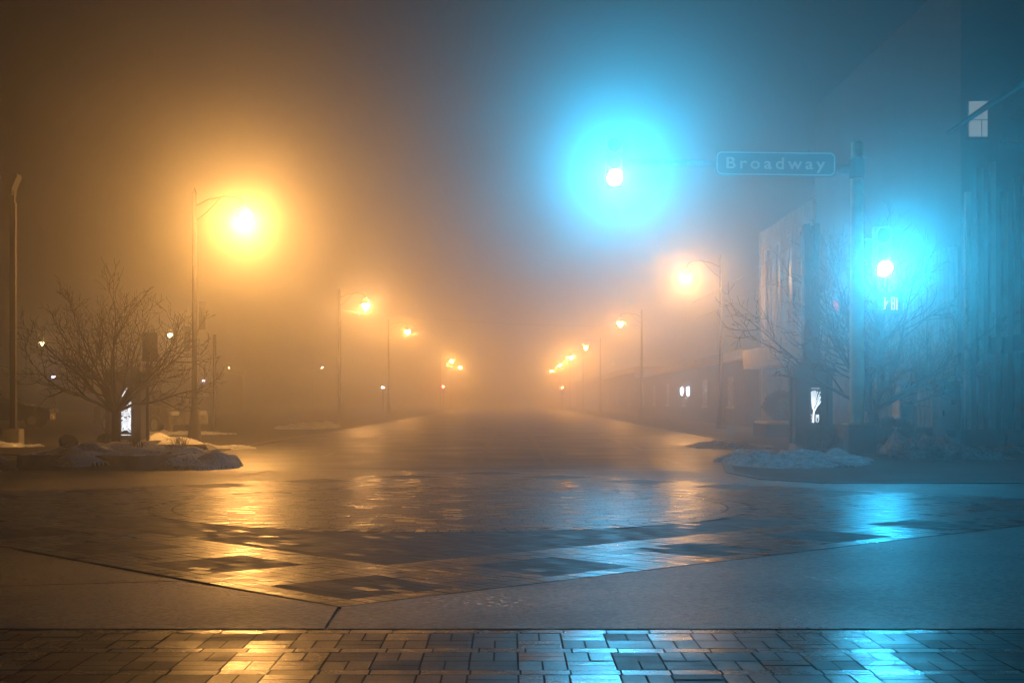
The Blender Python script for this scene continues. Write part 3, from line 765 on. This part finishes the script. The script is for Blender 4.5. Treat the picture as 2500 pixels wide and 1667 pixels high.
def spot(parent, loc, power, colour, aim, size=76, blend=1.0, rad=0.10):
    ld = bpy.data.lights.new('signal_beam', 'SPOT'); ld.energy = power; ld.color = colour; ld.spot_size = R(size); ld.spot_blend = blend; ld.shadow_soft_size = rad
    o = bpy.data.objects.new('signal_beam', ld); COL.objects.link(o); o.parent = parent; o.location = loc
    o.rotation_euler = Vector(aim).to_track_quat('-Z', 'Y').to_euler()
    return o
GREEN = (0.0, 0.56, 1.0)
spot(s1, (0, -0.05, 0), K_SIGNAL, GREEN, (0.08, -1, 0.04), 42)
CORE = (0.36, 0.78, 1.0)
spot(s1, (0, -0.06, 0), 260.0, CORE, (-0.06, -1, -0.16), 13)
spot(s2, (0, -0.06, 0), 260.0, CORE, (-0.24, -1, -0.09), 13)
spot(s2, (0, -0.05, 0), K_SIGNAL*0.8, GREEN, (0.03, -1, 0.04), 46)

ps = thing('pedestrian_signal', 'pedestrian countdown signal showing a hand and an 8 under the right green light', 'pedestrian signal', tuple(P(2170, 741, DP-0.28)))
b = MB(); b.box(-0.25, 0.25, 0.0, 0.22, -0.22, 0.22, 0.02); b.build('housing', M['darkmetal'], ps)
b = MB(); b.box(-0.25, 0.25, -0.10, -0.0, 0.205, 0.22); b.box(-0.25, -0.235, -0.10, 0, -0.2, 0.204); b.box(0.235, 0.25, -0.10, 0, -0.2, 0.204); b.build('visor', M['darkmetal'], ps)
b = MB(); b.box(-0.225, 0.225, -0.008, 0.004, -0.195, 0.195); b.build('face', M['glass'], ps)
def poly_xy(mb, pts, y): mb.prism(pts, y-0.003, y)
b = MB(); hx = -0.085
poly_xy(b, [(hx-0.02, -0.12), (hx+0.012, -0.12), (hx+0.022, -0.045), (hx+0.075, 0.045), (hx+0.062, 0.06), (hx+0.02, 0.02), (hx+0.016, 0.118), (hx+0.0, 0.128), (hx-0.012, 0.12), (hx-0.012, -0.04)], -0.009)
poly_xy(b, [(hx-0.07, -0.125), (hx-0.02, -0.115), (hx-0.02, -0.123), (hx-0.07, -0.133)], -0.009)
b.build('hand_symbol', M['handlight'], ps)
b = MB(); cx = 0.085
for (x0, x1, z0, z1) in [(-.04, .04, .105, .128), (-.04, .04, -.012, .012), (-.04, .04, -.128, -.105), (-.04, -.018, .012, .105), (.018, .04, .012, .105), (-.04, -.018, -.105, -.012), (.018, .04, -.105, -.012)]:
    poly_xy(b, [(cx+x0, z0), (cx+x1, z0), (cx+x1, z1), (cx+x0, z1)], -0.009)
b.build('digit', M['handlight'], ps)
b = MB(); poly_xy(b, [(0.15, -0.13), (0.175, -0.13), (0.172, 0.12), (0.152, 0.12)], -0.009); b.build('visor_edge_glow', M['edgeglow'], ps)  # orange light along the visor edge, put in as a glowing bar
b = MB(); b.tube([(-0.25, 0.12, 0.1), (-0.5, 0.26, 0.1)], 0.022, 8); b.build('bracket', M['galv'], ps)
b = MB(); b.tube([(-0.25, 0.12, -0.1), (-0.5, 0.26, -0.1)], 0.022, 8); b.build('bracket', M['galv'], ps)

sd = thing('side_signal', 'tilted pale signal hood glowing pink, left of the cream pole on the dark column', 'signal hood', tuple(P(2040, 745, 32.9)), R(0))
sd.rotation_euler = (0, R(-6), 0)
b = MB(); b.box(-0.12, 0.09, 0.02, 0.22, -0.23, 0.23, 0.025); b.build('housing', M['cabinet'], sd)
b = MB()
n = 14
for i in range(n):
    a0, a1 = 2*math.pi*i/n, 2*math.pi*(i+1)/n
    b.add([(-0.01, 0.014, 0), (-0.01+0.075*math.cos(a0), 0.014, 0.14*math.sin(a0)-0.02), (-0.01+0.075*math.cos(a1), 0.014, 0.14*math.sin(a1)-0.02)], [(0, 1, 2)])
b.build('lens', M['pinklens'], sd, recalc=False)
b = MB(); b.box(-0.13, 0.10, -0.07, 0.03, 0.20, 0.235, 0.005); b.build('visor', M['cabinet'], sd)
b = MB(); b.tube([(-0.05, 0.22, 0.1), (-0.12, 0.5, 0.1)], 0.02, 8); b.build('bracket', M['darkmetal'], sd)

# arm reaching in from the right, nearer than the pole
M['blackarm'] = mat('matt_black_arm', (0.012, 0.012, 0.014), 0.8, bump=0.1, spec=0.2)
t = thing('mast_arm_pole', 'long tapered dark mast arm slanting in at the upper right corner', 'mast arm', (8.0, 9.0, 0))
b = MB(); b.lathe([(0.16, 0), (0.15, 3), (0.13, 6.4), (0.02, 6.45)], 16); b.build('post', M['darkmetal'], t, smooth=True)
b = MB(); b.tube([(0, 0.1, 6.05), (0, 6, 6.2), (0.0, 12.5, 6.17), (0.02, 17.2, 6.08)], [0.13, 0.11, 0.08, 0.03], 10); b.build('arm', M['blackarm'], t, smooth=True)

# ------------------------------------------------------------------ right corner: tree, shrubs, snow, cabinets
put_tree('wide bare tree behind the cream pole at the right corner', (8.05, 31.6, ZS),
         dict(seed=33, trunk_h=1.05, r0=0.125, limbs=15, rx=3.1, ry=2.3, top=3.7, low=0.30, sub=10, fine=5, minr=0.005))
shrub('dark evergreen shrub in front of the right lit pillar', (6.75, 31.3, ZS), (0.5, 0.5, 0.42), 3200, 11)
shrub('low dark shrub at the left foot of the pedestal', (6.55, 29.9, ZS), (0.32, 0.35, 0.33), 1800, 12)
shrub('dark evergreen shrub right of the right tree trunk', (8.75, 32.4, ZS), (0.55, 0.5, 0.50), 3600, 13)
shrub('low evergreen shrub in front of the open cabinet', (9.45, 32.8, ZS), (0.55, 0.5, 0.34), 3000, 14)
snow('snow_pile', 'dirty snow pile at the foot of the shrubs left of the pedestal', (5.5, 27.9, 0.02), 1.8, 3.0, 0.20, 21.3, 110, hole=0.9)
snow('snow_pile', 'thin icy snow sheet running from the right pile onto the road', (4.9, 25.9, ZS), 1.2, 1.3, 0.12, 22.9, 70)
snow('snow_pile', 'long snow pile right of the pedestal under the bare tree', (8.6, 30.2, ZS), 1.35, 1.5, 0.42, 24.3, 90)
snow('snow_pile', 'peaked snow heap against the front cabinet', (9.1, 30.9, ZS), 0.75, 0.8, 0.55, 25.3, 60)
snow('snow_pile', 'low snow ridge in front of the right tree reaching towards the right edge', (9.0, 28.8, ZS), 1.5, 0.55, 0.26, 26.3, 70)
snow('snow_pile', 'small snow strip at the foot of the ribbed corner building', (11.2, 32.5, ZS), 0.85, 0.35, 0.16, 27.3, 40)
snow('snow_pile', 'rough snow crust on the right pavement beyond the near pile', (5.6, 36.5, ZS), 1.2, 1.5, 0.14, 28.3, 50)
def cabinet(label, loc, w, d, h, rz, openw=False):
    t = thing('utility_cabinet', label, 'utility cabinet', loc, rz, 'utility cabinets at the right corner')
    b = MB(); b.box(-w/2-.05, w/2+.05, -d/2-.05, d/2+.05, 0, 0.2, 0.015); b.build('footing', M['kerb'], t)
    b = MB(); b.box(-w/2, w/2, -d/2, d/2, 0.2, h-0.08, 0.012); b.build('body', M['cabinet'], t)
    b = MB(); b.box(-w/2-.03, w/2+.03, -d/2-.04, d/2+.03, h-0.08, h, 0.012); b.build('lid', M['cabinet'], t)
    dr = MB(); dr.box(-w/2+.03, w/2-.03, -d/2-.014, -d/2-.002, 0.26, h-0.14, 0.004); o = dr.build('door', M['cabinet'], t)
    hd = MB(); hd.box(-w/2+.05, -w/2+.08, -d/2-.04, -d/2-.014, h*0.52, h*0.60, 0.004); hd.build('handle', M['cabinetdark'], o)
    n = MB(); n.box(0.02, 0.10, -d/2-.018, -d/2-.0145, h*0.68, h*0.75, 0.0); n.build('notice', M['cabinetdark'], o)
    v = MB()
    for k in range(5): v.box(-w/4, w/4, -d/2-.02, -d/2-.0145, 0.36+0.03*k, 0.372+0.03*k)
    v.build('vent', M['cabinetdark'], o)
    return t
cabinet('tall pale utility cabinet nearest the ribbed wall', (9.85, 32.3, ZS), 0.46, 0.5, 1.60, R(3))
c2 = cabinet('pale utility cabinet with a dark half-open front, left of the taller one', (9.32, 33.8, ZS), 0.42, 0.5, 1.62, R(4))
b = MB(); b.box(-0.17, 0.0, -0.275, -0.268, 0.3, 1.10); b.build('opening', M['cabinetdark'], c2)
# low planter walls by the building
t = thing('planter_wall', 'low concrete planter wall with snow on top below the corner building canopy', 'planter', (9.1, 47.0, ZS))
b = MB(); b.box(-0.9, 0.9, -1.2, 1.2, 0, 0.42, 0.03); b.build('wall', M['walk'], t)
b = MB(); b.box(-0.86, 0.86, -1.15, 1.15, 0.42, 0.50, 0.035); b.build('snow_cap', M['snow'], t)
shrub('dark rounded shrub standing on the planter wall below the canopy', (9.2, 48.2, 0.5), (0.7, 0.9, 0.62), 3000, 17, 0.07)

# ------------------------------------------------------------------ corner building on the right
bx, by = 10.5, 33.3
t = thing('corner_building', 'tall ribbed corner building with one lit upper window at the right edge', 'building', (bx, by, ZS))
b = MB(); b.box(0, 16, 0, 16, 0, 11.2); b.box(0, 16, 16.001, 27, 0, 8.2); b.build('wall', M['wallpanel'], t)
b = MB(); b.box(-0.10, 16.1, -0.14, -0.003, 0, 0.50, 0.02); b.box(-0.14, -0.003, -0.12, 27, 0, 0.42, 0.02); b.build('plinth', M['walk'], t)
b = MB()
k = 0; x = 0.06
while x < 6.5:
    if not (0.14 < x+0.06 < 0.62): b.box(x, x+0.125, -0.16, -0.003, 0.503, 6.0+0.35*((k*7) % 3), 0.008)
    else: b.box(x, x+0.125, -0.16, -0.003, 0.503, 6.55, 0.008)
    x += 0.285; k += 1
b.build('pilaster_cladding', M['rib'], t)
b = MB(); y = 0.25
while y < 26:
    top = 4.8 if y < 15.6 else 8.1
    if 15.8 < y < 25.6:
        b.box(-0.09, -0.003, y, y+0.10, 0.42, 2.42); b.box(-0.09, -0.003, y, y+0.16, 3.3, top)
    else: b.box(-0.09, -0.003, y, y+0.10, 0.42, top)
    y += 0.36
b.build('corrugated_cladding', M['rib'], t)
b = MB(); b.box(-0.9, -0.1, 16.2, 25.4, 2.45, 2.60, 0.01); b.box(-0.92, -0.80, 16.15, 25.45, 2.60, 3.2, 0.02); b.box(-0.8, -0.1, 16.15, 16.3, 2.6, 3.2, 0.01); b.box(-0.8, -0.1, 25.3, 25.45, 2.6, 3.2, 0.01); b.build('canopy', M['rib'], t)
for k in range(4):
    y0 = 17.0+2.2*k
    w = MB(); w.box(-0.10, -0.094, y0, y0+0.9, 3.9, 7.2); o = w.build('window', M['glass'], t)
    f = MB(); f.box(-0.17, -0.101, y0-0.1, y0, 3.8, 7.3); f.box(-0.17, -0.101, y0+0.9, y0+1.0, 3.8, 7.3); f.box(-0.17, -0.101, y0, y0+0.9, 7.2, 7.3); f.build('frame', M['rib'], o)
wx0, wx1 = P(2363, 0, by).x-bx, P(2410, 0, by).x-bx
wz0, wz1 = P(0, 327, by).z-0.1, P(0, 240, by).z-0.1
w = MB(); w.box(wx0, wx1, -0.03, -0.004, wz0, wz1); lw = w.build('lit_window', M['litpane'], t)
f = MB(); zm = wz0+(wz1-wz0)*0.48
f.box(wx0-0.05, wx0, -0.07, -0.003, wz0-0.05, wz1+0.05); f.box(wx1, wx1+0.05, -0.07, -0.003, wz0-0.05, wz1+0.05); f.box(wx0, wx1, -0.07, -0.003, wz1, wz1+0.05); f.box(wx0, wx1, -0.07, -0.003, wz0-0.05, wz0)
f.box(wx0, wx1, -0.05, -0.031, zm-0.012, zm+0.012); f.box(wx0+0.30, wx0+0.315, -0.05, -0.031, wz0, zm-0.012); f.build('frame', M['wallpanel'], lw)
for (xx, zz) in [(2408, 836), (2440, 834), (2466, 830), (2494, 832)]:
    p = P(xx, zz, by)
    q = MB(); q.box(p.x-bx, p.x-bx+0.20, -0.30, -0.163, p.z-0.1-0.19, p.z-0.1+0.19, 0.01); q.build('wall_box', M['darkmetal'], t)
for (wx, wz) in ((0.95, 7.2), (1.75, 7.3), (2.6, 7.3)):
    w2 = MB(); w2.box(wx, wx+0.5, -0.02, -0.004, wz, wz+0.95); w2o = w2.build('window', M['glass'], t)
    f2 = MB(); f2.box(wx-0.06, wx+0.56, -0.09, -0.003, wz-0.07, wz-0.002, 0.005); f2.build('sill', M['rib'], w2o)
q = MB(); q.box(0.98, 1.7, -0.2, -0.141, 0, 0.42, 0.01); q.build('grille', M['darkmetal'], t)

# ------------------------------------------------------------------ buildings lost in the fog
def far_building(label, x0, x1, y0, y1, h, face, m, nw=6):
    t = thing('street_building', label, 'building', ((x0+x1)/2, y0, ZS), 0, 'buildings lost in the fog')
    hx = (x1-x0)/2; L = y1-y0
    b = MB(); b.box(-hx, hx, 0, L, 0, h); b.build('wall', m, t)
    b = MB(); b.box(-hx-0.25, hx+0.25, -0.2, L+0.2, h+0.002, h+0.45, 0.03); b.build('cornice', M['rib'], t)
    s = -1 if face < 0 else 1
    for k in range(nw):
        yc = L*(k+0.5)/nw
        for (z0, z1) in ([(0.6, 2.9), (4.2, 6.2)] if h > 6 else [(0.9, 2.3)]):
            w = MB(); w.box(s*hx-0.02, s*hx+0.02, yc-0.9, yc+0.9, z0, z1); o = w.build('window', M['glass'], t)
            f = MB(); f.box(min(s*hx, s*hx+s*0.08), max(s*hx, s*hx+s*0.08), yc-1.0, yc+1.0, z0-0.12, z0-0.002); f.build('sill', M['rib'], o)
    return t
far_building('long brick shop block on the right, seen dimly past the nearest right lamp', 10.6, 24, 64, 118, 3.0, -1, M['brick'])
far_building('pale shop block farther down the right side, nearly hidden by fog', 10.8, 24, 122, 232, 3.6, -1, M['wallpanel'], 8)
far_building('low lot building behind the left bare tree with two small wall lights', -64, -30.5, 150, 164, 4.0, 1, M['brick'], 3)
def wall_light(label, p, m, w=0.12, h=0.08, d=0.1, rz=0):
    t = thing('wall_light', label, 'wall light', tuple(p), rz, 'small wall lights in the fog')
    b = MB(); b.box(-w*0.7, w*0.7, 0.02, d, -h*0.2, h*0.9, 0.008); b.build('housing', M['darkmetal'], t)
    b = MB(); b.box(-w/2, w/2, -0.02, 0.018, -h/2, h/2); b.build('lens', m, t)
wall_light('violet wall light low behind the left side of the bare tree', P(131, 920, 149.9), M['violet'], 0.42, 0.18)
wall_light('violet wall light just right of the amber lamp post', P(497, 929, 149.9), M['violet'], 0.26, 0.13)
p_ = P(935, 946, 121.85)
pl2 = thing('path_light', 'small white post light left of the road deep in the fog', 'post light', (p_.x, p_.y, 0))
b = MB(); b.lathe([(0.09, 0), (0.05, 0.2), (0.045, p_.z-0.07)], 10); b.build('post', M['darkmetal'], pl2, smooth=True)
b = MB(); b.box(-0.14, 0.14, -0.1, 0.1, p_.z+0.06, p_.z+0.1, 0.01); b.build('cap', M['darkmetal'], pl2)
b = MB(); b.box(-0.12, 0.12, -0.07, 0.07, p_.z-0.06, p_.z+0.055); b.build('lens', M['cool'], pl2)
wall_light('bluish wall light on the right above the twin tubes', P(1499, 887, 147.5), M['cool'], 0.36, 0.14, rz=R(-90))
wall_light('faint pale wall light on the right, left of the bluish one', P(1420, 922, 209), M['cool'], 0.40, 0.20, rz=R(-90))
tl = thing('tube_light', 'pair of white upright tube lights on the right shop wall', 'wall light', tuple(P(1674, 955, 84.5)))
b = MB(); b.box(-0.40, 0.36, 0.16, 0.20, -0.36, 0.36, 0.01); b.build('backplate', M['darkmetal'], tl)
for (xx, ww, hh) in [(-0.22, 0.06, 0.24), (0.17, 0.095, 0.27)]:
    b = MB(); b.lathe([(0.01, -hh), (ww, -hh*0.7), (ww*1.15, 0), (ww, hh*0.7), (0.01, hh)], 10, xx, 0.05); b.build('tube', M['tube'], tl)
for (xx, yy, dd, lab) in [(1082, 943, 176, 'tiny red traffic signal far down the left side of the road'), (1373, 946, 176, 'tiny red traffic signal far down the right side of the road')]:
    p = P(xx, yy, dd); s = signal_head(lab, (p.x, p.y, p.z-0.69), 0, 'red_lens', 'far red traffic signals', back=False)
    b = MB(); b.tube([(0.0, 0.3, -p.z+0.69+0.05), (0.0, 0.3, 1.1)], 0.06, 8); b.tube([(0, 0.2, 0.3), (0, 0.3, 0.3)], 0.03, 6); b.build('post', M['darkmetal'], s)
# wires
def wire(label, a, b_, r, sag):
    a, b_ = Vector(a), Vector(b_); pts = []
    for i in range(17):
        k = i/16; p = a.lerp(b_, k); p.z -= sag*4*k*(1-k); pts.append(p-a)
    mb = MB(); mb.tube(pts, r, 5); o = mb.build('overhead_wire', M['galv']); o.location = a; tag(o, label, 'wire', 'overhead wires')
wire('thin wire strung across the road by the second left lamp', (-9.2, 77.8, 6.1), (8.85, 95.8, 6.2), 0.012, 0.3)
wire('upper pale wire slanting up to the corner building right of the nearest right lamp', P(1690, 738, 59.9), (bx-0.12, 52.0, 6.9), 0.016, 0.12)
wire('lower pale wire slanting up to the corner building right of the nearest right lamp', P(1700, 778, 59.9), (bx-0.12, 53.5, 6.0), 0.016, 0.12)

# ------------------------------------------------------------------ parked cars
def car(label, loc, rz, paint):
    """length along X, front towards +X"""
    t = thing('parked_car', label, 'car', loc, rz, 'cars parked on the left lot')
    prof = [(-2.2, .42), (-2.18, .80), (-2.05, .98), (-1.35, 1.04), (-0.9, 1.06), (0.75, 1.02), (1.55, .93), (2.05, .82), (2.2, .62), (2.2, .34), (-2.2, .30)]
    b = MB(); hw = 0.86
    n = len(prof); rings = [(-hw+0.02, 0.94), (-hw, 1.0), (-hw*0.5, 1.015), (hw*0.5, 1.015), (hw, 1.0), (hw-0.02, 0.94)]
    base = 0
    for (y, s) in rings:
        for (x, z) in prof: b.v.append((x*(0.97 if abs(y) > hw-0.03 else 1.0), y, 0.6+(z-0.6)*s))
    for i in range(len(rings)-1):
        for j in range(n):
            k = (j+1) % n; b.f.append((i*n+j, i*n+k, (i+1)*n+k, (i+1)*n+j)); b.c.append(None)
    b.f.append(tuple(range(n))); b.f.append(tuple(reversed(range((len(rings)-1)*n, len(rings)*n)))); b.c += [None, None]
    cab = [(-1.65, 1.03), (-1.05, 1.42), (-0.5, 1.48), (0.2, 1.46), (0.95, 1.02)]
    n2 = len(cab); o0 = len(b.v)
    for y, k in ((-0.80, 1), (-0.62, 0), (0.62, 0), (0.80, 1)):
        for (x, z) in cab:
            if k and z > 1.2: b.v.append((x*0.98, y*0.86, z-0.06))
            else: b.v.append((x, y if k else y*1.05, z if k == 0 else z))
    for i in range(3):
        for j in range(n2-1):
            b.f.append((o0+i*n2+j, o0+i*n2+j+1, o0+(i+1)*n2+j+1, o0+(i+1)*n2+j)); b.c.append(None)
    b.f.append(tuple(o0+j for j in range(n2))); b.f.append(tuple(o0+3*n2+j for j in reversed(range(n2)))); b.c += [None, None]
    b.build('body', paint, t, smooth=True)
    for s in (-1, 1):
        w = MB(); w.add([(-1.2, s*0.805, 1.08), (0.62, s*0.805, 1.08), (0.12, s*0.715, 1.36), (-0.92, s*0.715, 1.34)], [(0, 1, 2, 3)]); w.build('side_window', M['glass'], t, recalc=False)
        for x in (-1.35, 1.38):
            ty = MB(); ty.tube([(x, s*0.72, 0.33), (x, s*0.74, 0.33), (x, s*0.87, 0.33), (x, s*0.895, 0.33)], [0.29, 0.33, 0.33, 0.29], 20); wh = ty.build('wheel', M['rubber'], t, smooth=True)
            rm = MB(); rm.tube([(x, s*0.885, 0.33), (x, s*0.90, 0.33)], [0.21, 0.18], 14); rm.build('rim', M['galv'], wh)
        hl = MB(); hl.box(2.05, 2.19, s*0.62-0.16, s*0.62+0.16, 0.66, 0.80, 0.02); hl.build('headlight', M['cabinet'], t)
        tl_ = MB(); tl_.box(-2.2, -2.1, s*0.62-0.16, s*0.62+0.16, 0.76, 0.92, 0.02); tl_.build('taillight', M['lensoff'], t)
        mi = MB(); mi.box(0.55, 0.75, s*0.93-0.09, s*0.93+0.09, 1.05, 1.18, 0.03); mi.build('mirror', paint, t)
    w = MB(); w.add([(0.93, -0.68, 1.055), (0.93, 0.68, 1.055), (0.28, 0.58, 1.445), (0.28, -0.58, 1.445)], [(0, 1, 2, 3)]); w.build('windscreen', M['glass'], t, recalc=False)
    return t
car('silver car parked behind the left lit pillar', (-12.9, 51.5, ZS), R(-38), M['carpaint'])
car('dark car parked far left behind the tall unlit pole', (-21.9, 62, ZS), R(8), M['carpaint2'])
t = thing('bollard', 'yellow leaning post beside the silver car', 'bollard', (-11.85, 50.0, ZS)); t.rotation_euler = (0, R(5), 0)
b = MB(); b.lathe([(0.10, 0), (0.10, 0.86), (0.09, 0.92), (0.03, 0.95)], 12); b.build('post', M['yellow'], t, smooth=True)
b = MB(); b.lathe([(0.15, 0), (0.15, 0.05), (0.10, 0.06)], 12); b.build('base', M['rubber'], t)
b = MB(); b.lathe([(0.104, 0.6), (0.104, 0.7)], 12); b.build('band', M['signwhite'], t)
t = thing('sign_pole', 'slim dark pole just right of the amber lamp post', 'pole', (-11.3, 55, ZS))
b = MB(); b.lathe([(0.07, 0), (0.06, 3.7)], 10); b.build('post', M['bark'], t, smooth=True)
b = MB(); b.lathe([(0.12, 0), (0.12, 0.12), (0.075, 0.16)], 10); b.build('base', M['bark'], t)

# ------------------------------------------------------------------ fog, night sky, camera
hz = MB(); hz.box(-300, 300, -40, 480, -1.0, HAZE_TOP)
vm = bpy.data.materials.new('fog_air'); vm.use_nodes = True; nt = vm.node_tree
for n in list(nt.nodes):
    if n.type != 'OUTPUT_MATERIAL': nt.nodes.remove(n)
pvn = nt.nodes.new('ShaderNodeVolumePrincipled'); pvn.inputs['Color'].default_value = (0.97, 0.97, 0.97, 1); pvn.inputs['Density'].default_value = FOG; pvn.inputs['Anisotropy'].default_value = FOG_G
nt.links.new(pvn.outputs['Volume'], nt.nodes['Material Output'].inputs['Volume'])
vm.cycles.homogeneous_volume = True
try: vm.cycles.volume_sampling = 'MULTIPLE_IMPORTANCE'
except Exception: pass
ho = hz.build('haze', vm); tag(ho, kind='stuff')

w = bpy.data.worlds.new('World'); sc.world = w; w.use_nodes = True
bg = w.node_tree.nodes['Background']; bg.inputs['Color'].default_value = (0.9, 0.62, 0.72, 1); bg.inputs['Strength'].default_value = 0.0015

cd = bpy.data.cameras.new('camera'); cam = bpy.data.objects.new('camera', cd); COL.objects.link(cam)
cam.location = (0, 0, H0); cam.rotation_euler = (R(90), 0, 0)
cd.sensor_width = 36; cd.lens = 36*F/2500; cd.shift_x = (1250-VX)/2500; cd.shift_y = (VY-833.5)/2500
cd.clip_start = 0.1; cd.clip_end = 2000
sc.camera = cam

sc.view_settings.view_transform = 'Standard'; sc.view_settings.look = 'None'; sc.view_settings.exposure = -0.2; sc.view_settings.gamma = 1
cy = sc.cycles
cy.use_denoising = True; cy.denoiser = 'OPENIMAGEDENOISE'
cy.max_bounces = 6; cy.diffuse_bounces = 2; cy.glossy_bounces = 2; cy.volume_bounces = 1; cy.transparent_max_bounces = 4
cy.sample_clamp_indirect = 4.0; cy.sample_clamp_direct = 0.0
cy.caustics_reflective = False; cy.caustics_refractive = False
